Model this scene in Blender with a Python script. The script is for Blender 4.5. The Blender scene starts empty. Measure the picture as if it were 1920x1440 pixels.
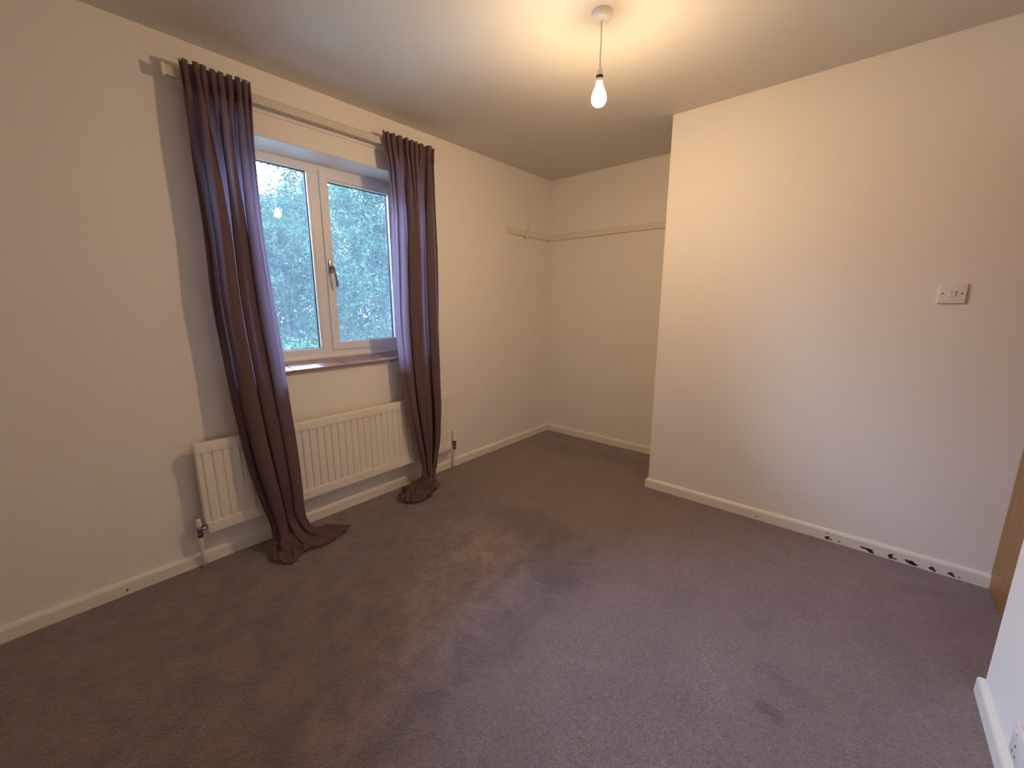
import bpy, bmesh, math, random
import numpy as np
from mathutils import Vector, Matrix

S = bpy.context.scene
C = S.collection
PI = math.pi
rnd = random.Random(7)

# ---------------------------------------------------------------- camera
F, YAW, PITCH, ROLL = 765.0, 0.7108, -0.1956, -0.0005
cd = bpy.data.cameras.new('camera'); cam = bpy.data.objects.new('camera', cd); C.objects.link(cam)
cd.sensor_fit = 'HORIZONTAL'; cd.sensor_width = 36.0; cd.lens = F / 1920 * 36; cd.clip_start = 0.02; cd.clip_end = 200
fwd = Vector((-math.sin(YAW) * math.cos(PITCH), math.cos(YAW) * math.cos(PITCH), math.sin(PITCH)))
rgt = Vector((math.cos(YAW), math.sin(YAW), 0)); upv = rgt.cross(fwd)
r2 = rgt * math.cos(ROLL) + upv * math.sin(ROLL); u2 = -rgt * math.sin(ROLL) + upv * math.cos(ROLL)
m = Matrix((r2, u2, -fwd)).transposed().to_4x4(); m.translation = Vector((2.388, 0.0, 1.2888))
cam.matrix_world = m
S.camera = cam

# ---------------------------------------------------------------- world, sun, exposure
SKY = (0.60, 0.83, 1.30)
SKY_STRENGTH = 54.0     # zenith; an overcast sky is three times dimmer at the horizon
w = bpy.data.worlds.new('overcast_sky'); S.world = w; w.use_nodes = True
bg = w.node_tree.nodes['Background']; bg.inputs[0].default_value = (*SKY, 1); bg.inputs[1].default_value = SKY_STRENGTH
_n = w.node_tree.nodes; _l = w.node_tree.links
_tc = _n.new('ShaderNodeTexCoord'); _sp = _n.new('ShaderNodeSeparateXYZ'); _l.new(_tc.outputs['Generated'], _sp.inputs[0])
_mr = _n.new('ShaderNodeMapRange'); _mr.inputs[1].default_value = 0.0; _mr.inputs[2].default_value = 1.0
_mr.inputs[3].default_value = SKY_STRENGTH / 3; _mr.inputs[4].default_value = SKY_STRENGTH; _l.new(_sp.outputs[2], _mr.inputs[0]); _l.new(_mr.outputs[0], bg.inputs[1])
sd = bpy.data.lights.new('sun', 'SUN'); sd.energy = 5.0; sd.angle = math.radians(34); sd.color = (0.86, 0.90, 1.0)   # veiled by cloud
sun = bpy.data.objects.new('sun', sd); C.objects.link(sun)
sun.rotation_euler = Vector((1.5, 1.60, -0.95)).to_track_quat('-Z', 'Y').to_euler()
BULB_STRENGTH = 1010.0
BULB_COLOR = (1.0, 0.68, 0.38)
# portal on the window opening (samples the real sky, adds no light)
pd = bpy.data.lights.new('window_portal', 'AREA'); pd.shape = 'RECTANGLE'; pd.size = 1.2; pd.size_y = 1.25
pd.cycles.is_portal = True
po = bpy.data.objects.new('window_portal', pd); C.objects.link(po)
po.location = (-0.32, 1.2, 1.51); po.rotation_euler = Vector((1, 0, 0)).to_track_quat('-Z', 'Z').to_euler()
S.view_settings.view_transform = 'Standard'; S.view_settings.look = 'None'
S.view_settings.gamma = 1.0; S.view_settings.use_curve_mapping = False
S.view_settings.exposure = 0.0

# ---------------------------------------------------------------- dimensions (metres)
H = 2.40            # ceiling
L = 3.334           # alcove back wall
P = 2.70            # face of the projecting partition
A = 1.347           # its left edge
WD = 2.967          # door plane
WN = 2.836          # near right wall face
EN = 1.882          # its corner
YB = -1.0           # wall behind the camera
WY0, WY1, WZ0, WZ1 = 0.62, 1.78, 0.925, 2.10   # window opening
FX = -0.17          # inner face of the window frame

# ---------------------------------------------------------------- material helpers
def mat(name, col, rough=0.6, metal=0.0, spec=0.5, bump=None, var=None, sheen=0.0):
    m = bpy.data.materials.new(name); m.use_nodes = True
    nt = m.node_tree; b = nt.nodes['Principled BSDF']
    b.inputs['Base Color'].default_value = (*col, 1); b.inputs['Roughness'].default_value = rough
    b.inputs['Metallic'].default_value = metal; b.inputs['Specular IOR Level'].default_value = spec
    if sheen: b.inputs['Sheen Weight'].default_value = sheen
    tc = nt.nodes.new('ShaderNodeTexCoord')
    if var:      # (scale, amount) colour variation
        n = nt.nodes.new('ShaderNodeTexNoise'); n.inputs['Scale'].default_value = var[0]; n.inputs['Detail'].default_value = 5
        nt.links.new(tc.outputs['Object'], n.inputs['Vector'])
        mr = nt.nodes.new('ShaderNodeMapRange'); mr.inputs[3].default_value = 1 - var[1]; mr.inputs[4].default_value = 1 + var[1]
        nt.links.new(n.outputs['Fac'], mr.inputs[0])
        mx = nt.nodes.new('ShaderNodeVectorMath'); mx.operation = 'SCALE'; mx.inputs[0].default_value = col
        nt.links.new(mr.outputs[0], mx.inputs['Scale']); nt.links.new(mx.outputs[0], b.inputs['Base Color'])
    if bump:     # (scale, strength, distance)
        n = nt.nodes.new('ShaderNodeTexNoise'); n.inputs['Scale'].default_value = bump[0]; n.inputs['Detail'].default_value = 4
        nt.links.new(tc.outputs['Object'], n.inputs['Vector'])
        bp = nt.nodes.new('ShaderNodeBump'); bp.inputs['Strength'].default_value = bump[1]; bp.inputs['Distance'].default_value = bump[2]
        nt.links.new(n.outputs['Fac'], bp.inputs['Height']); nt.links.new(bp.outputs[0], b.inputs['Normal'])
    return m

M = {}
M['wall'] = mat('painted_plaster', (0.89, 0.85, 0.795), 0.75, bump=(90, 0.25, 0.002), var=(1.3, 0.02), spec=0.3)
M['ceiling'] = mat('ceiling_paint', (0.72, 0.69, 0.63), 0.85, bump=(60, 0.2, 0.002), spec=0.2)
M['gloss'] = mat('gloss_paint', (0.86, 0.83, 0.76), 0.35, bump=(14, 0.15, 0.002))
M['cream'] = mat('cream_enamel', (0.88, 0.83, 0.72), 0.35)
M['buff'] = mat('buff_gloss_paint', (0.82, 0.755, 0.62), 0.4)
M['rail'] = mat('aged_cream_paint', (0.68, 0.62, 0.52), 0.5)
M['plastic'] = mat('white_plastic', (0.86, 0.84, 0.80), 0.3)
M['upvc'] = mat('white_upvc', (0.86, 0.87, 0.91), 0.28, spec=0.5)
M['seal'] = mat('black_rubber', (0.02, 0.025, 0.03), 0.6)
M['chrome'] = mat('chrome', (0.34, 0.33, 0.33), 0.25, metal=1.0)
M['dark'] = mat('dark_recess', (0.03, 0.02, 0.015), 0.7)
M['chip'] = mat('bare_dark_wood', (0.045, 0.02, 0.018), 0.7, var=(60, 0.4))
M['tile'] = mat('glazed_brown_tile', (0.34, 0.18, 0.15), 0.33, bump=(20, 0.1, 0.002), var=(9, 0.3), spec=1.0)
M['grout'] = mat('grout', (0.45, 0.40, 0.36), 0.8)
M['bark'] = mat('bark', (0.07, 0.055, 0.045), 0.9, bump=(20, 0.6, 0.02))
M['grass'] = mat('grass', (0.23, 0.26, 0.21), 0.9, var=(2, 0.3))

def wood():
    m = bpy.data.materials.new('honey_veneer'); m.use_nodes = True; nt = m.node_tree; b = nt.nodes['Principled BSDF']
    tc = nt.nodes.new('ShaderNodeTexCoord'); mp = nt.nodes.new('ShaderNodeMapping'); mp.inputs['Scale'].default_value = (30, 30, 1.6)
    n = nt.nodes.new('ShaderNodeTexNoise'); n.inputs['Scale'].default_value = 2.0; n.inputs['Detail'].default_value = 8; n.inputs['Distortion'].default_value = 0.6
    r = nt.nodes.new('ShaderNodeValToRGB'); r.color_ramp.elements[0].color = (0.25, 0.105, 0.024, 1); r.color_ramp.elements[1].color = (0.40, 0.195, 0.05, 1)
    r.color_ramp.elements[0].position = 0.3; r.color_ramp.elements[1].position = 0.75
    nt.links.new(tc.outputs['Object'], mp.inputs[0]); nt.links.new(mp.outputs[0], n.inputs['Vector']); nt.links.new(n.outputs['Fac'], r.inputs[0])
    nt.links.new(r.outputs[0], b.inputs['Base Color']); b.inputs['Roughness'].default_value = 0.4
    return m
M['wood'] = wood()

def carpet():
    m = bpy.data.materials.new('mauve_brown_carpet'); m.use_nodes = True; nt = m.node_tree; N = nt.nodes; K = nt.links
    b = N['Principled BSDF']; b.inputs['Roughness'].default_value = 0.52; b.inputs['Specular IOR Level'].default_value = 0.9
    b.inputs['Sheen Weight'].default_value = 0.5; b.inputs['Sheen Roughness'].default_value = 0.45
    b.inputs['Sheen Tint'].default_value = (0.82, 0.76, 0.9, 1)
    tc = N.new('ShaderNodeTexCoord')
    def noise(sc, det=4, dist=0.0, vec=None, rough=0.5):
        n = N.new('ShaderNodeTexNoise'); n.inputs['Scale'].default_value = sc; n.inputs['Detail'].default_value = det
        n.inputs['Distortion'].default_value = dist; n.inputs['Roughness'].default_value = rough
        K.new(vec or tc.outputs['Object'], n.inputs['Vector']); return n.outputs['Fac']
    def mrange(v, a, b_, c, d, smooth=False):
        r = N.new('ShaderNodeMapRange'); r.inputs[1].default_value = a; r.inputs[2].default_value = b_; r.inputs[3].default_value = c; r.inputs[4].default_value = d
        if smooth: r.interpolation_type = 'SMOOTHSTEP'
        K.new(v, r.inputs[0]); return r.outputs[0]
    def mul(a, b_):
        x = N.new('ShaderNodeMath'); x.operation = 'MULTIPLY'; K.new(a, x.inputs[0])
        if isinstance(b_, float): x.inputs[1].default_value = b_
        else: K.new(b_, x.inputs[1])
        return x.outputs[0]
    pile = mrange(noise(170, 3, rough=0.7), 0.3, 0.7, 0.52, 1.50)
    tuft = mrange(noise(60, 4, 0.6, rough=0.65), 0.3, 0.7, 0.72, 1.28)
    wob = N.new('ShaderNodeTexNoise'); wob.inputs['Scale'].default_value = 9; wob.inputs['Detail'].default_value = 4; K.new(tc.outputs['Object'], wob.inputs['Vector'])
    wv = N.new('ShaderNodeVectorMath'); wv.operation = 'SUBTRACT'; K.new(wob.outputs['Color'], wv.inputs[0]); wv.inputs[1].default_value = (0.5, 0.5, 0.5)
    ws = N.new('ShaderNodeVectorMath'); ws.operation = 'SCALE'; ws.inputs['Scale'].default_value = 0.14; K.new(wv.outputs[0], ws.inputs[0])
    wa = N.new('ShaderNodeVectorMath'); wa.operation = 'ADD'; K.new(ws.outputs[0], wa.inputs[0]); K.new(tc.outputs['Object'], wa.inputs[1])
    # where a bed once stood the pile is fluffed up and mottled; painted floor shade shares this mask (x < 1.5, y < 1.85)
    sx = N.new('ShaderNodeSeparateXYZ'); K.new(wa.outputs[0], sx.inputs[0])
    bed_and_shade = mul(mrange(sx.outputs[0], 1.40, 1.62, 1.0, 0.0, True), mrange(sx.outputs[1], 1.75, 1.95, 1.0, 0.0, True))
    def lerp1(v_, m_):     # 1 + (v-1)*m
        x = N.new('ShaderNodeMath'); x.operation = 'SUBTRACT'; K.new(v_, x.inputs[0]); x.inputs[1].default_value = 1
        y = N.new('ShaderNodeMath'); y.operation = 'MULTIPLY_ADD'; K.new(x.outputs[0], y.inputs[0]); K.new(m_, y.inputs[1]); y.inputs[2].default_value = 1
        return y.outputs[0]
    blotch = lerp1(mrange(noise(8.5, 7, 0.8, rough=0.68), 0.34, 0.66, 0.74, 1.46, True), mrange(bed_and_shade, 0, 1, 0.20, 1.0))
    mp = N.new('ShaderNodeMapping'); mp.inputs['Rotation'].default_value = (0, 0, math.radians(-35)); mp.inputs['Scale'].default_value = (4.0, 1.6, 1)
    K.new(tc.outputs['Object'], mp.inputs[0])
    stroke = mrange(noise(1.4, 3, 0.6, mp.outputs[0]), 0.35, 0.65, 0.95, 1.05, True)
    v = mul(mul(mul(pile, tuft), blotch), stroke)
    # worn or marked places; the lightening ones also paint in window light: (x, y, radius x, radius y, rotation, factor)
    for (x, y, rx, ry, rot, k) in STAINS_AND_LIGHT:
        mp = N.new('ShaderNodeMapping'); mp.vector_type = 'TEXTURE'
        mp.inputs['Location'].default_value = (x, y, 0); mp.inputs['Rotation'].default_value = (0, 0, math.radians(rot)); mp.inputs['Scale'].default_value = (rx, ry, 1e3)
        K.new(wa.outputs[0], mp.inputs[0])
        ln = N.new('ShaderNodeVectorMath'); ln.operation = 'LENGTH'; K.new(mp.outputs[0], ln.inputs[0])
        v = mul(v, mrange(ln.outputs['Value'], 0.55, 1.15, k, 1.0, True))
    v = mul(v, mrange(bed_and_shade, 0, 1, 1.0, 0.62))  # darkens the whole area: shade of the left floor put into the colour
    K.new(mrange(bed_and_shade, 0, 1, 0.40, 0.60), b.inputs['Sheen Weight'])
    cm = N.new('ShaderNodeVectorMath'); cm.operation = 'SCALE'; cm.inputs[0].default_value = (0.212, 0.146, 0.130)
    K.new(v, cm.inputs['Scale']); K.new(cm.outputs[0], b.inputs['Base Color'])
    bn = N.new('ShaderNodeBump'); bn.inputs['Strength'].default_value = 0.9; bn.inputs['Distance'].default_value = 0.010
    K.new(noise(110, 4, 0.5, rough=0.7), bn.inputs['Height'])
    K.new(bn.outputs[0], b.inputs['Normal'])
    return m
STAINS_AND_LIGHT = [(1.12, 1.12, 0.30, 0.52, 12, 1.55), (0.85, 1.42, 0.30, 0.26, 20, 1.30), (1.30, 0.55, 0.14, 0.40, 10, 1.25), (2.306, 1.355, 0.05, 0.035, 20, 0.52), (2.204, 1.752, 0.08, 0.05, 30, 0.80), (1.42, 1.475, 0.08, 0.16, 15, 0.76), (1.50, 1.20, 0.05, 0.13, 0, 0.80), (1.38, 1.09, 0.06, 0.09, 0, 0.82),
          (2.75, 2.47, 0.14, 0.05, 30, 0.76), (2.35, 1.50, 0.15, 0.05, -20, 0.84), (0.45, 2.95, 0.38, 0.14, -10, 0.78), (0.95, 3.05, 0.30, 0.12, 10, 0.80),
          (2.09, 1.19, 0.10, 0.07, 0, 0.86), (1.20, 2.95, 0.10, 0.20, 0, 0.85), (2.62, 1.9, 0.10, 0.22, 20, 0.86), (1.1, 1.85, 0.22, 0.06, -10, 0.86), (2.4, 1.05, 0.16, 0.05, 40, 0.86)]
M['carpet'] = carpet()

def fabric():
    m = bpy.data.materials.new('plum_linen'); m.use_nodes = True; nt = m.node_tree; N = nt.nodes; K = nt.links
    N.remove(N['Principled BSDF']); out = N['Material Output']
    tc = N.new('ShaderNodeTexCoord')
    mp = N.new('ShaderNodeMapping'); mp.inputs['Scale'].default_value = (160, 900, 1); K.new(tc.outputs['UV'], mp.inputs[0])
    n = N.new('ShaderNodeTexNoise'); n.inputs['Scale'].default_value = 1.0; n.inputs['Detail'].default_value = 3; K.new(mp.outputs[0], n.inputs['Vector'])
    r = N.new('ShaderNodeMapRange'); r.inputs[1].default_value = 0.3; r.inputs[2].default_value = 0.7; r.inputs[3].default_value = 0.82; r.inputs[4].default_value = 1.15
    K.new(n.outputs['Fac'], r.inputs[0])
    sx = N.new('ShaderNodeSeparateXYZ'); K.new(tc.outputs['UV'], sx.inputs[0])
    om = N.new('ShaderNodeMath'); om.operation = 'SUBTRACT'; om.inputs[0].default_value = 1; K.new(sx.outputs[0], om.inputs[1])
    mn = N.new('ShaderNodeMath'); mn.operation = 'MINIMUM'; K.new(sx.outputs[0], mn.inputs[0]); K.new(om.outputs[0], mn.inputs[1])
    cp = N.new('ShaderNodeMath'); cp.operation = 'COMPARE'; K.new(mn.outputs[0], cp.inputs[0]); cp.inputs[1].default_value = 0.045; cp.inputs[2].default_value = 0.003
    dk = N.new('ShaderNodeMath'); dk.operation = 'MULTIPLY_ADD'; K.new(cp.outputs[0], dk.inputs[0]); dk.inputs[1].default_value = -0.45; dk.inputs[2].default_value = 1   # stitched side hem
    rr = N.new('ShaderNodeMath'); rr.operation = 'MULTIPLY'; K.new(r.outputs[0], rr.inputs[0]); K.new(dk.outputs[0], rr.inputs[1]); r = rr
    def tint(c):
        s = N.new('ShaderNodeVectorMath'); s.operation = 'SCALE'; s.inputs[0].default_value = c; K.new(r.outputs[0], s.inputs['Scale']); return s.outputs[0]
    d = N.new('ShaderNodeBsdfDiffuse'); K.new(tint((0.172, 0.113, 0.116)), d.inputs['Color'])
    t = N.new('ShaderNodeBsdfTranslucent'); K.new(tint((0.40, 0.30, 0.40)), t.inputs['Color'])
    sh = N.new('ShaderNodeBsdfSheen'); sh.inputs['Color'].default_value = (0.25, 0.2, 0.22, 1); sh.inputs['Roughness'].default_value = 0.4
    mx = N.new('ShaderNodeMixShader'); mx.inputs[0].default_value = 0.24
    K.new(d.outputs[0], mx.inputs[1]); K.new(t.outputs[0], mx.inputs[2])
    K.new(mx.outputs[0], out.inputs[0])
    return m
M['fabric'] = fabric()

def glass():
    m = bpy.data.materials.new('rain_marked_glass'); m.use_nodes = True; nt = m.node_tree; N = nt.nodes; K = nt.links
    N.remove(N['Principled BSDF']); out = N['Material Output']
    tr = N.new('ShaderNodeBsdfTransparent'); tr.inputs[0].default_value = (0.93, 0.96, 0.97, 1)
    gl = N.new('ShaderNodeBsdfGlossy'); gl.inputs['Roughness'].default_value = 0.0
    fr = N.new('ShaderNodeFresnel'); fr.inputs['IOR'].default_value = 1.5
    dirt = N.new('ShaderNodeBsdfTranslucent'); dirt.inputs[0].default_value = (0.72, 0.9, 1.0, 1)
    tc = N.new('ShaderNodeTexCoord'); mp = N.new('ShaderNodeMapping'); mp.inputs['Scale'].default_value = (1, 70, 4); K.new(tc.outputs['Object'], mp.inputs[0])
    n = N.new('ShaderNodeTexNoise'); n.inputs['Scale'].default_value = 1.0; n.inputs['Detail'].default_value = 4; K.new(mp.outputs[0], n.inputs['Vector'])
    r = N.new('ShaderNodeMapRange'); r.inputs[1].default_value = 0.35; r.inputs[2].default_value = 0.75; r.inputs[3].default_value = DIRT; r.inputs[4].default_value = DIRT * 1.5
    K.new(n.outputs['Fac'], r.inputs[0])
    a = N.new('ShaderNodeMixShader'); K.new(r.outputs[0], a.inputs[0]); K.new(tr.outputs[0], a.inputs[1]); K.new(dirt.outputs[0], a.inputs[2])
    b = N.new('ShaderNodeMixShader'); K.new(fr.outputs[0], b.inputs[0]); K.new(a.outputs[0], b.inputs[1]); K.new(gl.outputs[0], b.inputs[2])
    K.new(b.outputs[0], out.inputs[0]); return m
DIRT = 0.0145
M['glass'] = glass()

def leafmat(name, c0, c1):
    m = bpy.data.materials.new(name); m.use_nodes = True; nt = m.node_tree; N = nt.nodes; K = nt.links
    N.remove(N['Principled BSDF']); out = N['Material Output']
    tc = N.new('ShaderNodeTexCoord'); n = N.new('ShaderNodeTexNoise'); n.inputs['Scale'].default_value = 3.2; n.inputs['Detail'].default_value = 4
    K.new(tc.outputs['Object'], n.inputs['Vector'])
    r = N.new('ShaderNodeValToRGB'); r.color_ramp.elements[0].color = (*c0, 1); r.color_ramp.elements[1].color = (*c1, 1)
    r.color_ramp.elements[0].position = 0.35; r.color_ramp.elements[1].position = 0.68
    K.new(n.outputs['Fac'], r.inputs[0])
    d = N.new('ShaderNodeBsdfDiffuse'); K.new(r.outputs[0], d.inputs[0])
    t = N.new('ShaderNodeBsdfTranslucent'); K.new(r.outputs[0], t.inputs[0])
    g = N.new('ShaderNodeBsdfGlossy'); g.inputs['Roughness'].default_value = 0.35; g.inputs[0].default_value = (0.9, 1, 1, 1)
    a = N.new('ShaderNodeMixShader'); a.inputs[0].default_value = 0.35; K.new(d.outputs[0], a.inputs[1]); K.new(t.outputs[0], a.inputs[2])
    b = N.new('ShaderNodeMixShader'); b.inputs[0].default_value = 0.012; K.new(a.outputs[0], b.inputs[1]); K.new(g.outputs[0], b.inputs[2])
    K.new(b.outputs[0], out.inputs[0]); return m
M['leaf_blue'] = leafmat('blue_green_leaves', (0.003, 0.013, 0.007), (0.030, 0.068, 0.030))
M['leaf_green'] = leafmat('mid_green_leaves', (0.006, 0.018, 0.006), (0.040, 0.080, 0.022))
M['leaf_lime'] = leafmat('yellow_green_leaves', (0.026, 0.050, 0.008), (0.10, 0.14, 0.022))

def emis():
    m = bpy.data.materials.new('lit_bulb'); m.use_nodes = True; nt = m.node_tree
    nt.nodes.remove(nt.nodes['Principled BSDF']); e = nt.nodes.new('ShaderNodeEmission')
    e.inputs[0].default_value = (*BULB_COLOR, 1); e.inputs[1].default_value = BULB_STRENGTH
    nt.links.new(e.outputs[0], nt.nodes['Material Output'].inputs[0]); return m
M['bulb'] = emis(); M['collar'] = M['bulb'].copy(); M['collar'].name = 'lit_collar'
for _n in M['collar'].node_tree.nodes:
    if _n.type == 'EMISSION': _n.inputs[1].default_value = 70.0

# ---------------------------------------------------------------- mesh helpers
def box(bm, x0, x1, y0, y1, z0, z1, bev=0.0, seg=2):
    r = bmesh.ops.create_cube(bm, size=1.0)
    bmesh.ops.scale(bm, vec=(x1 - x0, y1 - y0, z1 - z0), verts=r['verts'])
    bmesh.ops.translate(bm, vec=((x0 + x1) / 2, (y0 + y1) / 2, (z0 + z1) / 2), verts=r['verts'])
    if bev:
        ed = list({e for v in r['verts'] for e in v.link_edges})
        bmesh.ops.bevel(bm, geom=ed, offset=bev, segments=seg, profile=0.6, affect='EDGES')

def tube(bm, pts, r, n=12, cap=True):
    """tube along points; r a number or one per point"""
    pts = [Vector(p) for p in pts]; rs = r if isinstance(r, (list, tuple)) else [r] * len(pts)
    rings = []; prev = None
    for i, p in enumerate(pts):
        d = (pts[min(i + 1, len(pts) - 1)] - pts[max(i - 1, 0)]).normalized()
        if prev is None:
            a = d.orthogonal().normalized()
        else:
            a = (prev - d * prev.dot(d)).normalized()
        prev = a; b = d.cross(a)
        rings.append([bm.verts.new(p + (a * math.cos(2 * PI * k / n) + b * math.sin(2 * PI * k / n)) * rs[i]) for k in range(n)])
    for i in range(len(rings) - 1):
        for k in range(n):
            bm.faces.new((rings[i][k], rings[i][(k + 1) % n], rings[i + 1][(k + 1) % n], rings[i + 1][k]))
    if cap:
        bm.faces.new(rings[0][::-1]); bm.faces.new(rings[-1])

def lathe(bm, prof, cx, cy, n=40):
    rings = []
    for (r, z) in prof:
        rings.append([bm.verts.new((cx + r * math.cos(2 * PI * k / n), cy + r * math.sin(2 * PI * k / n), z)) for k in range(n)] if r > 1e-5 else [bm.verts.new((cx, cy, z))])
    for a, b in zip(rings, rings[1:]):
        for k in range(n):
            k2 = (k + 1) % n
            if len(a) == 1 and len(b) > 1: bm.faces.new((a[0], b[k], b[k2]))
            elif len(b) == 1 and len(a) > 1: bm.faces.new((a[k], b[0], a[k2]))
            elif len(a) > 1: bm.faces.new((a[k], b[k], b[k2], a[k2]))

def prism(bm, poly, f0, f1):
    """extrude a 2D polygon between two mappings f(u, v) -> 3D"""
    a = [bm.verts.new(f0(*p)) for p in poly]; b = [bm.verts.new(f1(*p)) for p in poly]; n = len(poly)
    bm.faces.new(a); bm.faces.new(b[::-1])
    for i in range(n): bm.faces.new((a[i], b[i], b[(i + 1) % n], a[(i + 1) % n]))

def obj(name, bm, m, parent=None, smooth=False, label=None):
    bmesh.ops.recalc_face_normals(bm, faces=bm.faces[:])
    me = bpy.data.meshes.new(name); bm.to_mesh(me); bm.free()
    me.materials.append(m)
    o = bpy.data.objects.new(name, me); C.objects.link(o)
    if smooth:
        for p in me.polygons: p.use_smooth = True
        if smooth == 'auto': me.set_sharp_from_angle(angle=math.radians(35))
    if parent:
        o.parent = parent; o.matrix_parent_inverse = parent.matrix_world.inverted() if False else Matrix.Translation(-Vector(parent_loc(parent)))
    if label: o['label'] = label
    return o
def parent_loc(p):
    v = Vector((0, 0, 0))
    while p is not None:
        v += p.location; v += p.matrix_parent_inverse.translation; p = p.parent
    return v
def thing(name, label, cat, loc=(0, 0, 0), group=None):
    o = bpy.data.objects.new(name, None); C.objects.link(o); o.location = loc; o.empty_display_size = 0.05
    o['label'] = label; o['category'] = cat
    if group: o['group'] = group
    return o
def tag(o, label, cat, group=None):
    o['label'] = label; o['category'] = cat
    if group: o['group'] = group
    return o
def struct(o, label=None):
    o['kind'] = 'structure'
    if label: o['label'] = label
    return o
def sroot(name, loc, label=None):
    o = bpy.data.objects.new(name, None); C.objects.link(o); o.location = loc; o.empty_display_size = 0.05
    return struct(o, label)

# ================================================================= the room
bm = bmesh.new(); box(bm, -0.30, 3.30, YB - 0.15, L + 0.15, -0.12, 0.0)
struct(obj('floor', bm, M['carpet']), 'mauve brown carpet with brushed and worn patches, some window light and shade painted in')
bm = bmesh.new(); box(bm, -0.30, 3.30, YB - 0.15, L + 0.15, H, H + 0.12)
struct(obj('ceiling', bm, M['ceiling']))

# window wall with its opening, plus a lump of old filler on the plaster
bm = bmesh.new()
T = 0.30
def wq(y0, y1, z0, z1): box(bm, -T, 0.0, y0, y1, z0, z1)
wq(YB, WY0, 0, H); wq(WY1, L, 0, H); wq(WY0, WY1, 0, WZ0 - 0.012); wq(WY0, WY1, WZ1, H)
prism(bm, [(0.0, WZ1 + 0.001), (0.0, WZ1), (FX + 0.0005, WZ1 - 0.017), (FX + 0.0005, WZ1 + 0.001)], lambda u, v: (u, WY0 - 0.001, v), lambda u, v: (u, WY1 + 0.001, v))
for (yy, zz, r) in ((0.461, 1.168, 0.010), (0.468, 1.150, 0.006), (0.455, 1.152, 0.007)):
    q = bmesh.ops.create_icosphere(bm, subdivisions=2, radius=r, matrix=Matrix.Translation((0, yy, zz)) @ Matrix.Diagonal((0.25, 1, 1.2, 1)))
struct(obj('wall_left', bm, M['wall']), 'cream plaster wall with the window in it')
bm = bmesh.new(); box(bm, -T, A, L, L + 0.15, 0, H); struct(obj('wall_back', bm, M['wall']))
bm = bmesh.new(); box(bm, A, 3.30, P, L + 0.15, 0, H)
bmesh.ops.create_icosphere(bm, subdivisions=2, radius=0.006, matrix=Matrix.Translation((A, P + 0.001, 1.915)) @ Matrix.Diagonal((0.8, 0.5, 1.3, 1)))
struct(obj('wall_partition', bm, M['wall']), 'projecting wall that carries the light switch')
bm = bmesh.new(); box(bm, WN, 3.30, YB - 0.15, EN, 0, H); struct(obj('wall_right', bm, M['wall']))
bm = bmesh.new(); box(bm, -T, WN, YB - 0.15, YB, 0, H); struct(obj('wall_front', bm, M['wall']))
bm = bmesh.new(); box(bm, WD + 0.045, 3.30, EN, P, 0, H)
box(bm, WD - 0.0, WD + 0.045, EN, P, 2.06, H)
struct(obj('wall_doorway', bm, M['wall']))

# skirting boards
SK = [(0, 0), (0.016, 0), (0.016, 0.050), (0.013, 0.0585), (0.007, 0.064), (0.0, 0.0665)]
bl = bmesh.new()
prism(bl, SK, lambda u, v: (u, YB, v), lambda u, v: (u, L - u, v))
base_left = struct(obj('baseboard_left', bl, M['gloss']))
b2 = bmesh.new(); prism(b2, SK, lambda u, v: (u, L - u, v), lambda u, v: (A - u, L - u, v)); struct(obj('baseboard_back', b2, M['gloss']))
b3 = bmesh.new(); prism(b3, SK, lambda u, v: (A - u, P - u, v), lambda u, v: (WD, P - u, v))
prism(b3, SK, lambda u, v: (A - u, P - u, v), lambda u, v: (A - u, L - u, v))
base_part = struct(obj('baseboard_partition', b3, M['gloss']), 'white skirting board with chipped paint')
b4 = bmesh.new(); prism(b4, SK, lambda u, v: (WN - u, YB, v), lambda u, v: (WN - u, EN + u, v))
prism(b4, SK, lambda u, v: (WN - u, EN + u, v), lambda u, v: (WD - 0.002, EN + u, v))
struct(obj('baseboard_right', b4, M['gloss']))
b5 = bmesh.new(); prism(b5, SK, lambda u, v: (u, YB + u, v), lambda u, v: (WN - u, YB + u, v)); struct(obj('baseboard_front', b5, M['gloss']))

# flaked patches where the paint has come off the skirting
def chip(bm, cx, cz, rx, rz, seed, axis='y', pos=P - 0.016):
    r_ = random.Random(seed); n = 18; ph = [r_.uniform(0, 6.28) for _ in range(3)]
    pts = []
    for k in range(n):
        a = 2 * PI * k / n
        q = 1 + 0.28 * math.sin(2 * a + ph[0]) + 0.22 * math.sin(3 * a + ph[1]) + 0.14 * math.sin(5 * a + ph[2])
        pts.append((cx + rx * q * math.cos(a), max(0.001, min(0.049, cz + rz * q * math.sin(a)))))
    if axis == 'y': prism(bm, pts, lambda u, v: (u, pos + 0.001, v), lambda u, v: (u, pos - 0.0006, v))
    else: prism(bm, pts, lambda u, v: (pos - 0.001, u, v), lambda u, v: (pos + 0.0006, u, v))
bm = bmesh.new()
for i, (cx, cz, rx, rz) in enumerate([(2.372, 0.018, .012, .008), (2.388, .014, .006, .004), (2.370, .046, .004, .003), (2.424, .016, .006, .004),
        (2.527, .022, .014, .006), (2.552, .015, .017, .009), (2.630, .019, .011, .010), (2.643, .012, .010, .005),
        (2.700, .019, .012, .010), (2.712, .012, .014, .007), (2.722, .014, .010, .004), (2.782, .016, .011, .010), (2.846, .017, .011, .009), (2.872, .012, .004, .003),
        (2.029, .022, .006, .003)]):
    chip(bm, cx, cz, rx, rz, i)
obj('chipped_paint', bm, M['chip'], base_part, label='dark flaked patches')
bm = bmesh.new(); chip(bm, 0.099, 0.022, .005, .004, 77, 'x', 0.016)
obj('chipped_paint', bm, M['chip'], base_left, label='small dark hole')

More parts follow.
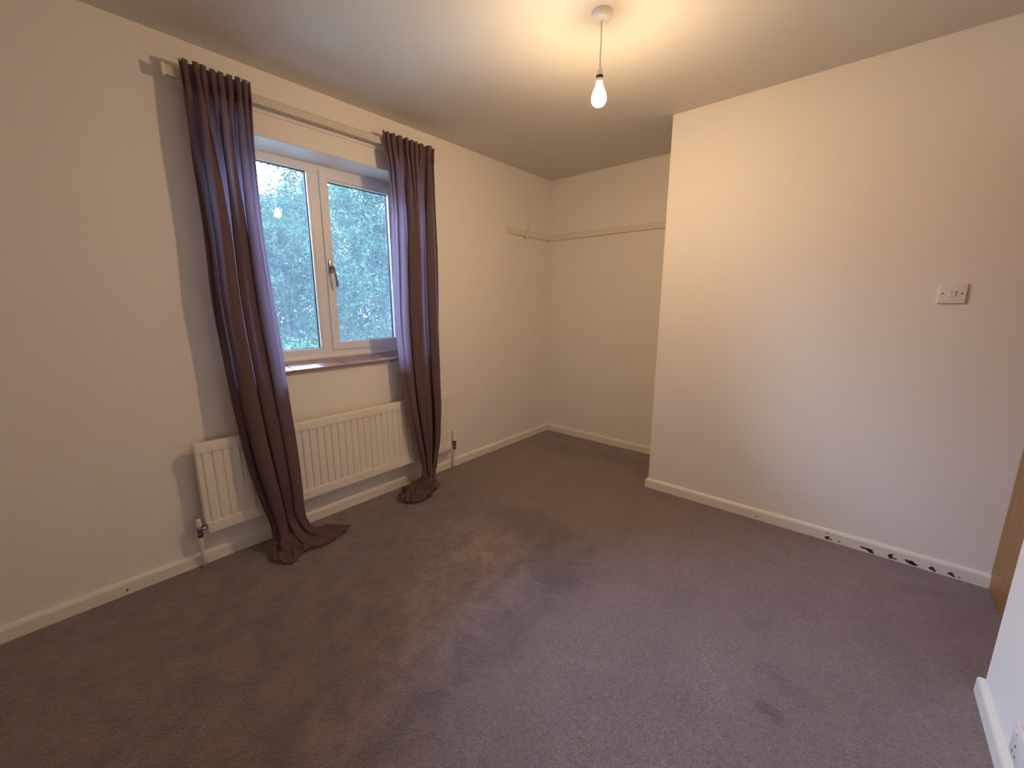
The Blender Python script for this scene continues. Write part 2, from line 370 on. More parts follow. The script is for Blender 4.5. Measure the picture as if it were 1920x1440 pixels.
# narrow painted rail round the alcove, high on the walls
bm = bmesh.new()
PR = [(0, 0), (0.020, 0), (0.022, 0.003), (0.022, 0.045), (0.018, 0.049), (0, 0.049)]
Z0 = 1.866
prism(bm, PR, lambda u, v: (u, 2.71, Z0 + v), lambda u, v: (u, L - u, Z0 + v))
prism(bm, PR, lambda u, v: (u, L - u, Z0 + v), lambda u, v: (A, L - u, Z0 + v))
rail_trim = obj('trim_1', bm, M['buff']); struct(rail_trim, 'thin painted picture rail in the alcove')
bm = bmesh.new(); tube(bm, [(0.012, 2.935, 1.858), (0.026, 2.935, 1.852), (0.034, 2.937, 1.868), (0.030, 2.945, 1.90), (0.028, 2.965, 1.935), (0.028, 2.99, 1.965), (0.027, 3.008, 1.985)],
     [0.008, 0.010, 0.008, 0.005, 0.0045, 0.004, 0.0035], 10)
tag(obj('rail_hook', bm, M['buff'], smooth=True), 'small painted hook curling up over the narrow rail in the alcove', 'hook')

# door in its recess
door = sroot('door_1', (WD, 2.3, 0), 'honey coloured wooden door beside the light switch wall')
bm = bmesh.new(); box(bm, WD, WD + 0.044, EN + 0.03, P - 0.002, 0.006, 2.03, 0.001, 1)
obj('door_leaf', bm, M['wood'], door)
bm = bmesh.new(); box(bm, WD - 0.004, WD + 0.045, EN, EN + 0.028, 0, 2.06); box(bm, WD - 0.004, WD + 0.045, EN, P, 2.034, 2.06)
obj('door_frame', bm, M['wood'], door)
bm = bmesh.new(); tube(bm, [(WD + 0.001, 2.60, 0.118), (WD - 0.0006, 2.60, 0.118)], 0.0035, 12)
obj('screw_hole', bm, M['dark'], door)

# ================================================================= window
win = sroot('window_1', (FX, 1.2, WZ0), 'white plastic framed window with one fixed and one opening pane')
XO = FX - 0.065
def ring(bm, x0, x1, y0, y1, z0, z1, wd, bev=0.0):
    """mitred rectangular frame"""
    o_ = [(y0, z0), (y1, z0), (y1, z1), (y0, z1)]; i_ = [(y0 + wd, z0 + wd), (y1 - wd, z0 + wd), (y1 - wd, z1 - wd), (y0 + wd, z1 - wd)]
    for k in range(4):
        k2 = (k + 1) % 4
        poly = [o_[k], o_[k2], i_[k2], i_[k]]
        prism(bm, poly, lambda u, v: (x0, u, v), lambda u, v: (x1, u, v))
FB = WZ0 + 0.030  # frame bottom sits on the cill trim
bm = bmesh.new(); ring(bm, XO, FX, WY0, WY1, FB, WZ1, 0.048)
box(bm, XO, FX, 1.165, 1.235, FB + 0.048, WZ1 - 0.048)
ring(bm, FX - 0.030, FX - 0.003, WY0 + 0.048, 1.165, FB + 0.048, WZ1 - 0.048, 0.012)    # glazing bead
frame = obj('window_frame', bm, M['upvc'], win)
bm = bmesh.new(); ring(bm, FX - 0.036, FX - 0.022, WY0 + 0.060, 1.153, FB + 0.060, WZ1 - 0.060, 0.004)
obj('seal', bm, M['seal'], frame)
bm = bmesh.new(); box(bm, FX - 0.043, FX - 0.038, WY0 + 0.05, 1.160, FB + 0.05, WZ1 - 0.05)
obj('glass_pane', bm, M['glass'], win)
bm = bmesh.new(); SY0, SY1, SZ0, SZ1 = 1.222, WY1 - 0.045, FB + 0.043, WZ1 - 0.043
ring(bm, FX - 0.050, FX + 0.010, SY0, SY1, SZ0, SZ1, 0.040)
ring(bm, FX - 0.030, FX + 0.004, SY0 + 0.040, SY1 - 0.040, SZ0 + 0.040, SZ1 - 0.040, 0.011)
bmesh.ops.remove_doubles(bm, verts=bm.verts[:], dist=1e-5)
sash = obj('sash', bm, M['upvc'], win)
bm = bmesh.new(); ring(bm, FX - 0.036, FX - 0.020, SY0 + 0.051, SY1 - 0.051, SZ0 + 0.051, SZ1 - 0.051, 0.003)
obj('seal', bm, M['seal'], sash)
bm = bmesh.new(); box(bm, FX - 0.043, FX - 0.038, SY0 + 0.045, SY1 - 0.045, SZ0 + 0.045, SZ1 - 0.045)
obj('glass_pane', bm, M['glass'], sash)
# handle
bm = bmesh.new()
box(bm, FX + 0.010, FX + 0.022, 1.234, 1.254, 1.47, 1.545, 0.004)
hp = obj('handle_plate', bm, M['chrome'], win, smooth='auto', label='dark chrome handle plate')
bm = bmesh.new()
tube(bm, [(FX + 0.02, 1.244, 1.505), (FX + 0.045, 1.244, 1.505), (FX + 0.056, 1.246, 1.492), (FX + 0.060, 1.25, 1.46), (FX + 0.058, 1.256, 1.42), (FX + 0.050, 1.259, 1.39)],
     [0.008, 0.008, 0.0085, 0.007, 0.007, 0.008], 12)
obj('handle', bm, M['chrome'], win, smooth=True, label='curved chrome window handle')
# trim strip at the foot of the frame
bm = bmesh.new(); box(bm, FX - 0.06, FX + 0.018, WY0, WY1, WZ0 + 0.018, WZ0 + 0.042, 0.006)
obj('trim_strip', bm, M['upvc'], win)

# tiled cill: tiles with a projecting nose
sill = sroot('window_cill', (0, 1.2, WZ0), 'window cill of shiny brown glazed tiles')
sill.name = 'trim_2'
bm = bmesh.new(); bn = bmesh.new(); y = WY0 - 0.012; i = 0
box(bn, FX - 0.05, -0.0, WY0, WY1, WZ0 - 0.0115, WZ0 - 0.0035)
SL = -0.026 / 0.174      # the tiles fall towards the room
def slab(bm, x0, x1, y0, y1, dz):
    n0 = len(bm.verts); box(bm, x0, x1, y0, y1, -0.014 + dz, dz, 0.0025)
    bm.verts.ensure_lookup_table()
    for v_ in bm.verts[n0:]: v_.co.z += WZ0 + SL * (v_.co.x - 0.022)
while y < WY1 - 0.005:
    y1 = min(y + 0.150, WY1 - 0.001); ya = max(y, WY0 + 0.001)
    dz = rnd.uniform(-0.0007, 0.0007)
    slab(bm, -0.078, 0.022, ya, y1 - 0.003, dz)
    slab(bm, FX + 0.001, -0.081, ya, y1 - 0.003, -dz)
    y += 0.150
slab(bm, 0.0005, 0.022, WY0 - 0.020, WY0 - 0.001, 0); slab(bm, 0.0005, 0.022, WY1, WY1 + 0.020, 0)
obj('cill_tiles', bm, M['tile'], sill); obj('grout_bed', bn, M['grout'], sill)

# ================================================================= curtain rail
rail = thing('curtain_rail', 'flat cream curtain rail fixed above the window carrying both purple curtains', 'curtain rail', (0.06, 1.2, 2.235))
RX0, RX1, RZ0, RZ1 = 0.052, 0.070, 2.216, 2.256
bm = bmesh.new()
prof = [(RX0, RZ0), (RX0 + 0.005, RZ0), (RX0 + 0.005, RZ0 + 0.008), (RX1 - 0.005, RZ0 + 0.008), (RX1 - 0.005, RZ0), (RX1, RZ0), (RX1, RZ1 - 0.003), (RX1 - 0.003, RZ1), (RX0, RZ1)]
prism(bm, prof, lambda u, v: (u, 0.505, v), lambda u, v: (u, 1.905, v))
obj('track', bm, M['rail'], rail)
for yy in (0.56, 1.05, 1.40, 1.86):
    bm = bmesh.new(); box(bm, 0.009, RX0, yy - 0.012, yy + 0.012, 2.226, 2.248, 0.002)
    obj('bracket', bm, M['cream'], rail)
bm = bmesh.new(); box(bm, RX0 - 0.003, RX1 + 0.003, 0.497, 0.506, RZ0 - 0.003, RZ1 + 0.002, 0.002); obj('end_stop', bm, M['cream'], rail)
bm = bmesh.new(); box(bm, RX0 - 0.003, RX1 + 0.003, 1.904, 1.913, RZ0 - 0.003, RZ1 + 0.002, 0.002); obj('end_stop', bm, M['cream'], rail)
bm = bmesh.new(); box(bm, 0.0, 0.009, 0.53, 1.89, 2.205, 2.268, 0.002); struct(obj('trim_3', bm, M['wall']), 'painted over batten behind the curtain rail')

# ================================================================= curtains
def catmull(Pts, t):
    """Pts (n,...) array, t array in [0,n-1]"""
    n = len(Pts); i = np.clip(np.floor(t).astype(int), 0, n - 2); f = (t - i)
    f = f.reshape(f.shape + (1,) * (Pts.ndim - 1))
    p0 = Pts[np.clip(i - 1, 0, n - 1)]; p1 = Pts[i]; p2 = Pts[i + 1]; p3 = Pts[np.clip(i + 2, 0, n - 1)]
    return 0.5 * ((2 * p1) + (-p0 + p2) * f + (2 * p0 - 5 * p1 + 4 * p2 - p3) * f ** 2 + (-p0 + 3 * p1 - 3 * p2 + p3) * f ** 3)

def curtain(name, rows, amps, n_top, n_low, phase, seed, label, flap):
    """rows: list of rows of control points from top to hem (same count each);
    amps: per row (pleat amplitude, fold amplitude, sideways meander, crumple)"""
    NU, NV = 260, 300
    R = np.array(rows, float)
    # even spacing in v by mid-row length
    mid = R[:, R.shape[1] // 2]; d = np.r_[0, np.cumsum(np.linalg.norm(np.diff(mid, axis=0), axis=1))]
    sv = np.linspace(0, d[-1], NV); tv = np.interp(sv, d, np.arange(len(d)))
    G = catmull(R, tv)                                   # NV x k x 3
    AM = np.stack([np.interp(tv, np.arange(len(R)), np.array(amps)[:, k]) for k in range(4)], 1)
    u = np.linspace(0, 1, NU)
    B = catmull(G.transpose(1, 0, 2), u * (R.shape[1] - 1)).transpose(1, 0, 2)    # NV x NU x 3
    du = np.gradient(B, axis=1); dv = np.gradient(B, axis=0)
    nrm = np.cross(dv, du); nrm /= np.linalg.norm(nrm, axis=2, keepdims=True) + 1e-9
    tan = du / (np.linalg.norm(du, axis=2, keepdims=True) + 1e-9)
    rs = np.random.RandomState(seed)
    # uneven fold spacing
    def warp(nf):
        k = rs.uniform(0.65, 1.35, nf + 1); c = np.r_[0, np.cumsum(k)]; c = c / c[-1]
        return np.interp(u, c, np.linspace(0, 1, nf + 2))
    th_t = warp(int(n_top)) * n_top * 2 * PI + phase
    # the leading edge hangs as one flat single layer; the rest is folded over itself
    uf = u if flap == 'R' else 1 - u
    prog = np.interp(uf, [0, 0.84, 1.0], [0, 1, 1.07]); act = np.clip((0.90 - uf) / 0.12, 0, 1)[None, :]
    if flap == 'L': prog = 1 - prog
    wl = warp(int(n_low)); th_l = np.interp(np.clip(prog, 0, 1), u, wl) * n_low * 2 * PI + phase
    V = (sv / sv[-1])[:, None]
    sway = 0.35 * np.sin(3.0 * V * PI + 1.3 + 4 * u[None, :])
    ampvar = 1 + 0.35 * np.sin(u * 11 + rs.uniform(0, 6))[None, :]
    pl, fo, me_, cr = [AM[:, k][:, None] for k in range(4)]
    TT = th_t[None, :] + sway * 0.5; TL = th_l[None, :] + sway
    off = pl * np.sin(TT) * ampvar + fo * np.sin(TL) * ampvar * (0.25 + 0.75 * act)
    side = -me_ * np.sin(2 * TL) * act - 0.45 * pl * np.sin(2 * TT)
    # crumples
    cx = np.zeros_like(off)
    for k in range(6):
        a, b, c_ = rs.uniform(6, 34), rs.uniform(4, 30), rs.uniform(0, 6.28)
        sgn = rs.choice([-1, 1])
        cx += (1 - np.abs(np.sin(a * u[None, :] + sgn * b * V * 4 + c_ + 1.2 * np.sin(5 * u[None, :] + c_)))) ** 1.6 / (1 + 0.05 * a)
    cx = cx / cx.max()
    off = off + cr * cx
    fade = np.clip(np.minimum(u, 1 - u) / 0.04, 0.15, 1)[None, :]
    X = B + nrm * (off * 1.0)[..., None] + tan * (side * fade)[..., None]
    # nothing under the carpet surface, nothing inside the wall or the radiator
    X[..., 2] = np.maximum(X[..., 2], 0.004 + 0.0025 * (1 + np.sin(40 * u)[None, :] * np.cos(30 * V)))
    X[..., 0] = np.where(X[..., 2] < 0.66, np.maximum(X[..., 0], 0.108), np.maximum(X[..., 0], 0.074 if True else 0))
    me = bpy.data.meshes.new(name)
    idx = np.arange(NU * NV).reshape(NV, NU)
    q = np.stack([idx[:-1, :-1], idx[:-1, 1:], idx[1:, 1:], idx[1:, :-1]], -1).reshape(-1, 4)
    me.from_pydata(X.reshape(-1, 3).tolist(), [], q.tolist())
    uv = me.uv_layers.new(name='UVMap')
    U2 = np.broadcast_to(u[None, :], (NV, NU)); V2 = np.broadcast_to(V, (NV, NU))
    uvv = np.stack([U2, V2], -1).reshape(-1, 2)
    li = np.zeros(len(me.loops), dtype=np.int32); me.loops.foreach_get('vertex_index', li)
    uv.data.foreach_set('uv', uvv[li].astype(np.float32).ravel())
    me.polygons.foreach_set('use_smooth', [True] * len(me.polygons))
    me.materials.append(M['fabric'])
    o = bpy.data.objects.new('cloth', me); C.objects.link(o)
    return o, X

def vrow(x, ya, yb, z, k=7, dz=0.0, dx=0.0):
    return [(x + dx * t, ya + (yb - ya) * t, z + dz * t) for t in [i / (k - 1) for i in range(k)]]

def make_curtain(label, rows, amps, nt, nl, ph, seed, flap):
    y0 = rows[0][0][1]; y1 = rows[0][-1][1]
    t = thing('curtain', label, 'curtain', (0.12, (y0 + y1) / 2, 0.0), 'pair of purple curtains at the window')
    o, X = curtain('curtain_cloth', rows, amps, nt, nl, ph, seed, label, flap)
    o.name = 'drape'; o.parent = t; o.matrix_parent_inverse = Matrix.Translation(-t.location)
    # gathering tape stitched along the back of the heading
    bm = bmesh.new(); row = X[8]; row2 = X[13]
    va = [bm.verts.new((p[0] - 0.0025, p[1], p[2])) for p in row[::2]]; vb = [bm.verts.new((p[0] - 0.0025, p[1], p[2])) for p in row2[::2]]
    for i in range(len(va) - 1): bm.faces.new((va[i], va[i + 1], vb[i + 1], vb[i]))
    obj('heading_tape', bm, M['fabric'], t, smooth=True)
    return t

LROWS = [vrow(0.094, .553, .812, 2.283), vrow(0.094, .555, .812, 2.215), vrow(0.098, .556, .803, 2.10), vrow(0.102, .557, .797, 1.95), vrow(0.108, .567, .795, 1.62), vrow(0.114, .563, .806, 1.31),
         vrow(0.122, .578, .817, 1.01), vrow(0.135, .590, .820, .78), vrow(0.155, .607, .826, .51), vrow(0.165, .635, .826, .30), vrow(0.170, .660, .826, .15),
         [(.20, .640, .045), (.21, .680, .06), (.215, .715, .07), (.22, .750, .075), (.215, .790, .06), (.19, .83, .05), (.15, .865, .04)],
         [(.225, .622, .018), (.275, .655, .02), (.285, .70, .025), (.275, .765, .03), (.27, .83, .03), (.235, .90, .025), (.17, .94, .016)],
         [(.235, .600, .010), (.30, .630, .010), (.355, .675, .010), (.300, .765, .012), (.330, .850, .012), (.300, .955, .012), (.262, 1.035, .010)]]
LAMP = [(.016, .002, .0, 0), (.011, .003, .0, 0), (.014, .012, .006, 0), (.008, .020, .014, 0), (.003, .028, .022, 0), (.002, .034, .025, 0), (.001, .037, .026, 0), (.001, .038, .026, 0),
        (.001, .040, .024, 0), (.001, .036, .020, 0), (.001, .022, .016, .003), (.0, .012, .008, .020), (.0, .006, .004, .040), (.0, .002, .002, .028)]
make_curtain('left purple curtain, its hem trailing across the carpet in two points', LROWS, LAMP, 9, 3, 2.4, 5, 'R')

RROWS = [vrow(0.094, 1.500, 1.880, 2.283), vrow(0.094, 1.505, 1.872, 2.215), vrow(0.098, 1.515, 1.862, 2.10), vrow(0.102, 1.522, 1.856, 1.88), vrow(0.106, 1.512, 1.853, 1.60), vrow(0.110, 1.502, 1.845, 1.18),
         vrow(0.120, 1.520, 1.830, .80), vrow(0.140, 1.535, 1.815, .55), vrow(0.150, 1.575, 1.785, .33), vrow(0.158, 1.610, 1.745, .19),
         [(.185, 1.585, .085), (.195, 1.60, .10), (.20, 1.62, .105), (.20, 1.64, .11), (.195, 1.665, .10), (.18, 1.685, .09), (.16, 1.70, .08)],
         [(.165, 1.49, .05), (.19, 1.505, .06), (.225, 1.53, .065), (.245, 1.57, .065), (.245, 1.61, .05), (.215, 1.65, .035), (.18, 1.69, .02)],
         [(.17, 1.42, .015), (.215, 1.415, .015), (.275, 1.425, .012), (.315, 1.465, .012), (.305, 1.54, .012), (.265, 1.60, .01), (.20, 1.665, .01)]]
RAMP = [(.016, .002, .0, 0), (.011, .003, .0, 0), (.013, .012, .006, 0), (.005, .020, .016, 0), (.003, .025, .024, 0), (.002, .027, .025, 0), (.001, .028, .024, 0), (.001, .028, .018, 0),
        (.001, .026, .012, .002), (.001, .022, .008, .006), (.0, .014, .004, .030), (.0, .010, .004, .075), (.0, .003, .002, .050)]
make_curtain('right purple curtain, its bottom bunched in a heap on the carpet', RROWS, RAMP, 9, 4, 0.6, 11, 'L')

# ================================================================= radiator
rad = thing('radiator', 'cream ribbed panel radiator under the window', 'radiator', (0.07, 1.18, 0.19))
RY0, RY1, RZa, RZb = 0.402, 1.968, 0.185, 0.640
XF = 0.088
bm = bmesh.new()
pitch = 0.0405; prof = []
yy = RY0 + 0.018
nx = int((RY1 - RY0 - 0.036) / pitch); pitch = (RY1 - RY0 - 0.036) / nx
front = [(RY0, XF - 0.014), (RY0 + 0.004, XF - 0.006), (RY0 + 0.016, XF - 0.005)]
for i in range(nx):
    s = RY0 + 0.018 + i * pitch
    front += [(s, XF - 0.0075), (s + 0.0045, XF - 0.0075), (s + 0.0095, XF - 0.0005), (s + 0.0125, XF), (s + pitch - 0.009, XF), (s + pitch - 0.006, XF - 0.0005)]
front += [(RY1 - 0.016, XF - 0.0075), (RY1 - 0.004, XF - 0.006), (RY1, XF - 0.014)]
back = [(RY1, XF - 0.034), (RY0, XF - 0.034)]
prism(bm, front + back, lambda u, v: (v, u, RZa + 0.05), lambda u, v: (v, u, RZb - 0.04))
obj('ribbed_panel', bm, M['cream'], rad)
bm = bmesh.new(); box(bm, XF - 0.034, XF + 0.003, RY0 - 0.002, RY1 + 0.002, RZb - 0.050, RZb, 0.007, 3)
obj('top_band', bm, M['cream'], rad, smooth='auto')
bm = bmesh.new(); box(bm, XF - 0.030, XF + 0.002, RY0 + 0.006, RY1 - 0.004, RZa, RZa + 0.058, 0.007, 3)
obj('bottom_band', bm, M['cream'], rad, smooth='auto')
for yy in (0.62, 1.74):
    bm = bmesh.new(); box(bm, 0.0004, XF - 0.034, yy - 0.015, yy + 0.015, RZa + 0.02, RZb - 0.06, 0.002); obj('wall_bracket', bm, M['cream'], rad)
# left lockshield valve
v1 = bmesh.new()
lathe(v1, [(0, .172), (.011, .172), (.013, .178), (.013, .190), (.010, .193), (.010, .202), (.013, .205), (.014, .222), (.010, .230), (0, .230)], 0.062, 0.378, 20)
tube(v1, [(0.062, 0.378, 0.214), (0.062, 0.392, 0.214)], 0.009, 14); tube(v1, [(0.062, 0.390, 0.214), (0.062, 0.402, 0.214)], 0.0125, 6)
tube(v1, [(0.062, 0.402, 0.214), (0.062, 0.412, 0.214)], 0.008, 14)
lv = obj('valve', v1, M['chrome'], rad, smooth='auto', label='chrome left valve')
bm = bmesh.new(); lathe(bm, [(0, .228), (.011, .228), (.0125, .234), (.011, .262), (.007, .266), (0, .266)], 0.062, 0.378, 20); obj('valve_cap', bm, M['plastic'], lv, smooth='auto', label='white plastic cap')
bm = bmesh.new(); tube(bm, [(0.062, 0.378, 0.175), (0.060, 0.378, 0.15), (0.046, 0.379, 0.10), (0.036, 0.380, 0.06), (0.034, 0.380, 0.0)], 0.0078, 14); obj('pipe', bm, M['cream'], rad, smooth=True)
# right thermostatic valve
v2 = bmesh.new(); RV = 2.010
lathe(v2, [(0, .168), (.011, .168), (.013, .174), (.013, .186), (.010, .19), (.010, .200), (.015, .204), (.016, .236), (.013, .240), (0, .240)], 0.062, RV, 20)
tube(v2, [(0.062, RV, 0.214), (0.062, RV - 0.022, 0.214)], 0.009, 14); tube(v2, [(0.062, RV - 0.016, 0.214), (0.062, RV - 0.030, 0.214)], 0.0125, 6)
tube(v2, [(0.062, RV - 0.030, 0.214), (0.062, 1.96, 0.214)], 0.008, 14)
rv = obj('valve', v2, M['chrome'], rad, smooth='auto', label='chrome right valve')
bm = bmesh.new(); n = 18
for k in range(n):
    pass
prof = [(0, .238), (.017, .238), (.020, .244), (.020, .268), (.018, .272), (.018, .276), (.0185, .312), (.016, .318), (0, .318)]
lathe(bm, prof, 0.062, RV, 28)
for k in range(14):
    a = 2 * PI * k / 14; cx_, cy_ = 0.062 + 0.0185 * math.cos(a), RV + 0.0185 * math.sin(a)
    tube(bm, [(cx_, cy_, 0.280), (cx_, cy_, 0.312)], 0.0016, 6)
obj('thermostatic_head', bm, M['plastic'], rv, smooth='auto', label='white ribbed plastic head')
bm = bmesh.new(); tube(bm, [(0.062, RV, 0.172), (0.060, RV, 0.15), (0.048, RV + .001, 0.10), (0.036, RV + .002, 0.06), (0.034, RV + .002, 0.0)], 0.0078, 14); obj('pipe', bm, M['cream'], rad, smooth=True)

# ================================================================= pendant lamp
BX, BY = 1.453, 1.625
lamp = thing('pendant_lamp', 'bare lit bulb hanging on a short white cord from a round ceiling rose', 'ceiling lamp', (BX, BY, H))
bm = bmesh.new(); lathe(bm, [(0, 2.371), (.008, 2.370), (.010, 2.369), (.022, 2.370), (.033, 2.374), (.038, 2.380), (.0405, 2.388), (.042, 2.400), (0, 2.400)], BX, BY, 48)
obj('ceiling_rose', bm, M['plastic'], lamp, smooth='auto')
bm = bmesh.new(); tube(bm, [(BX, BY, 2.372), (BX + .001, BY, 2.30), (BX - .001, BY, 2.26), (BX, BY, 2.205)], 0.0028, 10); obj('cord', bm, M['plastic'], lamp, smooth=True)
bm = bmesh.new(); lathe(bm, [(0, 2.2080), (.006, 2.2080), (.010, 2.2040), (.0135, 2.1890), (.0145, 2.1830), (.0145, 2.1810), (0, 2.1810)], BX, BY, 32)
hold = obj('lamp_holder', bm, M['plastic'], lamp, smooth='auto')
bm = bmesh.new(); lathe(bm, [(0, 2.1810), (.0140, 2.1810), (.0140, 2.1710), (0, 2.1710)], BX, BY, 32); obj('holder_gap', bm, M['dark'], hold, smooth='auto', label='dark gap in the holder')
bm = bmesh.new(); lathe(bm, [(0, 2.1710), (.0145, 2.1710), (.0150, 2.1690), (.0150, 2.1550), (.0135, 2.1520), (0, 2.1520)], BX, BY, 32); obj('skirt_ring', bm, M['plastic'], hold, smooth='auto')
bulb = bmesh.new()
lathe(bulb, [(0, 2.1520), (.0125, 2.1520), (.0150, 2.1450), (.0185, 2.1350), (.0235, 2.1240), (.0262, 2.1170), (.0282, 2.1080), (0, 2.1080)], BX, BY, 40)
nk = obj('bulb_collar', bulb, M['collar'], lamp, smooth='auto', label='glowing white collar of the bulb')
bm = bmesh.new(); prof = [(0, 2.1079), (.0282, 2.1079)]
for k in range(0, 11):
    a = 0.20 - k * (PI / 2 + 0.20) / 10
    prof.append((.0295 * math.cos(a), 2.0985 + .0295 * math.sin(a)))
prof[-1] = (0, prof[-1][1])
lathe(bm, prof, BX, BY, 40)
obj('bulb', bm, M['bulb'], lamp, smooth=True, label='glowing warm white bulb')

# ================================================================= light switch
sw = thing('light_switch', 'white square light switch with one rocker on the right hand wall', 'light switch', (2.661, P, 1.330))
bm = bmesh.new(); box(bm, 2.617, 2.705, P - 0.010, P, 1.287, 1.373, 0.004, 3); obj('plate', bm, M['plastic'], sw, smooth='auto')
bm = bmesh.new(); box(bm, 2.6500, 2.6720, P - 0.0118, P - 0.009, 1.3160, 1.3440, 0.001, 1)
rk = obj('rocker', bm, M['plastic'], sw)
bm = bmesh.new()
prism(bm, [(1.3175, P - 0.0110), (1.3425, P - 0.0110), (1.3425, P - 0.0175), (1.330, P - 0.0135), (1.3175, P - 0.0125)], lambda u, v: (2.6515, v, u), lambda u, v: (2.6705, v, u))
obj('rocker_key', bm, M['plastic'], rk)
for xx in (2.631, 2.691):
    bm = bmesh.new(); tube(bm, [(xx, P - 0.009, 1.330), (xx, P - 0.0104, 1.330)], 0.0032, 14); obj('screw', bm, M['dark'], sw, label='dark screw')

# ================================================================= double socket on the near wall
SX = WN - 0.036; s0, s1, sz0, sz1 = 1.324, 1.470, 0.170, 0.256
so = thing('wall_socket', 'white double wall socket in a surface box above the skirting board', 'socket', (WN, 1.397, 0.213))
bm = bmesh.new(); box(bm, SX + 0.008, WN, s0 + 0.002, s1 - 0.002, sz0 + 0.002, sz1 - 0.002, 0.003); obj('back_box', bm, M['plastic'], so, smooth='auto')
bm = bmesh.new(); box(bm, SX, SX + 0.009, s0, s1, sz0, sz1, 0.003); obj('face_plate', bm, M['plastic'], so, smooth='auto')
for yc in (1.433, 1.361):
    bm = bmesh.new()
    for (dy, dz, a, b_) in ((0, 0.004, .004, .008), (-0.011, -0.018, .0065, .004), (0.011, -0.018, .0065, .004)):
        box(bm, SX - 0.0004, SX + 0.001, yc + dy - a / 2, yc + dy + a / 2, 0.206 + dz - b_ / 2, 0.206 + dz + b_ / 2)
    obj('pin_holes', bm, M['dark'], so)
    bm = bmesh.new(); box(bm, SX - 0.003, SX + 0.001, yc - 0.007 + 0.012, yc + 0.007 + 0.012, 0.228, 0.246, 0.001, 1); obj('switch', bm, M['plastic'], so)

# ================================================================= outside
GZ = -3.2
bm = bmesh.new(); box(bm, -60, -0.6, -40, 60, GZ - 0.2, GZ); struct(obj('ground', bm, M['grass']), 'grass below the window')

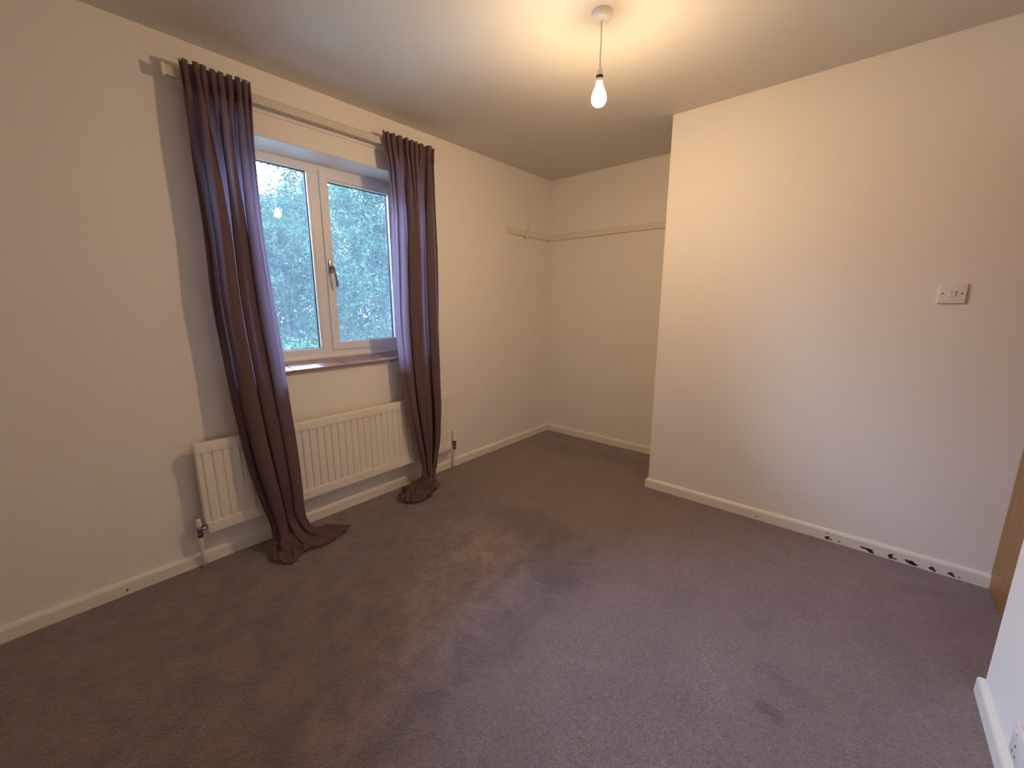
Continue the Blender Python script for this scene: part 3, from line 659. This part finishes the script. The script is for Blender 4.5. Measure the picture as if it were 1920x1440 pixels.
def tree(name, label, base, height, crown, n_leaf, leaf, mat_, seed, lean=(0, 0), cat='tree', group=None, branches=16, spread=1.0):
    """trunk and real forking branches; leaves hang in clumps round the twigs"""
    rs = np.random.RandomState(seed); bx, by = base
    t = thing(name, label, cat, (bx, by, GZ), group)
    cx, cy, cz, rx, ry, rz = crown
    bm = bmesh.new(); top = Vector((cx, cy, cz + rz * 0.4)); foot = Vector((bx, by, GZ - 0.05))
    tr = 0.022 * height
    pts = [foot.lerp(top, k / 6) + Vector((rs.uniform(-.1, .1), rs.uniform(-.1, .1), 0)) * (k > 0) for k in range(7)]
    tube(bm, pts, [tr * (1 - 0.13 * k) for k in range(7)], 10)
    tips = []
    for b in range(branches):
        k = rs.uniform(0.25, 0.98); p = foot.lerp(top, k)
        a = rs.uniform(0, 2 * PI); e = rs.uniform(-0.2, 0.9)
        dirv = Vector((math.cos(a) * math.cos(e) * rx, math.sin(a) * math.cos(e) * ry, math.sin(e) * rz))
        end = Vector((cx, cy, cz)) + dirv * rs.uniform(0.6, 0.95)
        mid = p.lerp(end, 0.5) + Vector((0, 0, rs.uniform(-.1, .35)))
        tube(bm, [p, p.lerp(mid, .5) + Vector((0, 0, .05)), mid, mid.lerp(end, .5), end], [tr * .35, tr * .3, tr * .22, tr * .14, tr * .06], 6)
        for s_ in range(5):
            f = rs.uniform(.4, 1); q = mid.lerp(end, f)
            e2 = q + Vector(rs.normal(0, .28, 3).tolist()) * spread
            tube(bm, [q, q.lerp(e2, .5) + Vector((0, 0, .04)), e2], [tr * .1, tr * .07, tr * .03], 5)
            tips.append(e2); tips.append(q)
    obj('trunk', bm, M['bark'], t, smooth=True, label='dark forking trunk and branches')
    # clump centres: twig tips plus random points in the crown shell
    nc = max(60, n_leaf // 70)
    d = rs.normal(size=(nc, 3)); d /= np.linalg.norm(d, axis=1, keepdims=True); rad_ = rs.uniform(0.45, 1.0, (nc, 1)) ** 0.6
    wob = 1 + 0.16 * np.sin(5 * d[:, :1] + seed) + 0.14 * np.sin(7 * d[:, 1:2] + 2 * seed)
    cc = np.array([cx, cy, cz]) + d * rad_ * wob * np.array([rx, ry, rz])
    cc = np.vstack([cc, np.array([list(x) for x in tips])])
    ci = rs.randint(0, len(cc), n_leaf)
    ctr = cc[ci] + rs.normal(0, 0.17, (n_leaf, 3)) * np.array([1, 1, .75])
    # leaf: pointed quad folded along its rib, two triangles pairs
    n_ = rs.normal(size=(n_leaf, 3)) + np.array([0.5, 0, 0.35]); n_ /= np.linalg.norm(n_, axis=1, keepdims=True)
    r_ = rs.normal(size=(n_leaf, 3)); a_ = np.cross(n_, r_); a_ /= np.linalg.norm(a_, axis=1, keepdims=True); b_ = np.cross(n_, a_)
    s = leaf * rs.uniform(.6, 1.3, (n_leaf, 1))
    v0 = ctr - a_ * s; v1 = ctr + b_ * s * .42 + n_ * s * .12; v2 = ctr + a_ * s - n_ * s * .15; v3 = ctr - b_ * s * .42 + n_ * s * .12
    vv = np.stack([v0, v1, v2, v3], 1).reshape(-1, 3)
    me = bpy.data.meshes.new('foliage'); ii = np.arange(n_leaf)[:, None] * 4
    f = np.hstack([np.vstack([ii + 0, ii + 0]).reshape(-1, 1), np.vstack([ii + 1, ii + 2]).reshape(-1, 1), np.vstack([ii + 2, ii + 3]).reshape(-1, 1)])
    me.from_pydata((vv - np.array([bx, by, GZ])).tolist(), [], f.tolist()); me.materials.append(mat_)
    o = bpy.data.objects.new('foliage', me); C.objects.link(o); o.parent = t
    return t

#                                              base       h    crown (cx, cy, cz, rx, ry, rz)
tree('tree', 'tall blue green tree filling the right window pane', (-7.6, 6.3), 8.4, (-7.6, 6.3, 1.5, 1.2, 1.9, 3.8), 60000, 0.047, M['leaf_blue'], 3)
tree('tree', 'pale leafy tree with bare branches and sky gaps behind the left window pane', (-10.2, 4.9), 8.0, (-10.2, 5.0, 1.8, 1.0, 1.35, 3.0), 30000, 0.052, M['leaf_blue'], 8, branches=22, spread=1.3)
tree('tree', 'mid green lower tree seen at the bottom of the left window pane', (-6.6, 3.75), 4.0, (-6.6, 3.75, -1.05, 0.9, 0.85, 1.45), 26000, 0.043, M['leaf_green'], 21)
tree('bush', 'bright yellow green leafy bush at the lower edge of the right window pane', (-3.9, 4.0), 3.2, (-3.9, 3.8, -1.0, 0.6, 0.8, 0.80), 12000, 0.038, M['leaf_lime'], 34, cat='bush', branches=10)
tree('tree', 'dark tree standing furthest back behind both window panes', (-14.8, 8.6), 9.0, (-14.8, 8.8, 2.2, 1.5, 4.2, 5.0), 60000, 0.08, M['leaf_blue'], 55, branches=20)
tree('tree', 'dark green tree added behind the left curtain to block low sky light', (-10.0, -0.6), 7.0, (-10.0, -0.8, 1.0, 1.2, 3.6, 3.0), 26000, 0.09, M['leaf_green'], 66)  # added to keep low sky light off the switch wall
tree('tree', 'broad green tree added out of view furthest left to block low sky light', (-10.0, -6.4), 7.0, (-10.0, -6.2, 0.8, 1.2, 1.5, 2.9), 9000, 0.10, M['leaf_green'], 71)  # out of view, added to screen the low sky further left
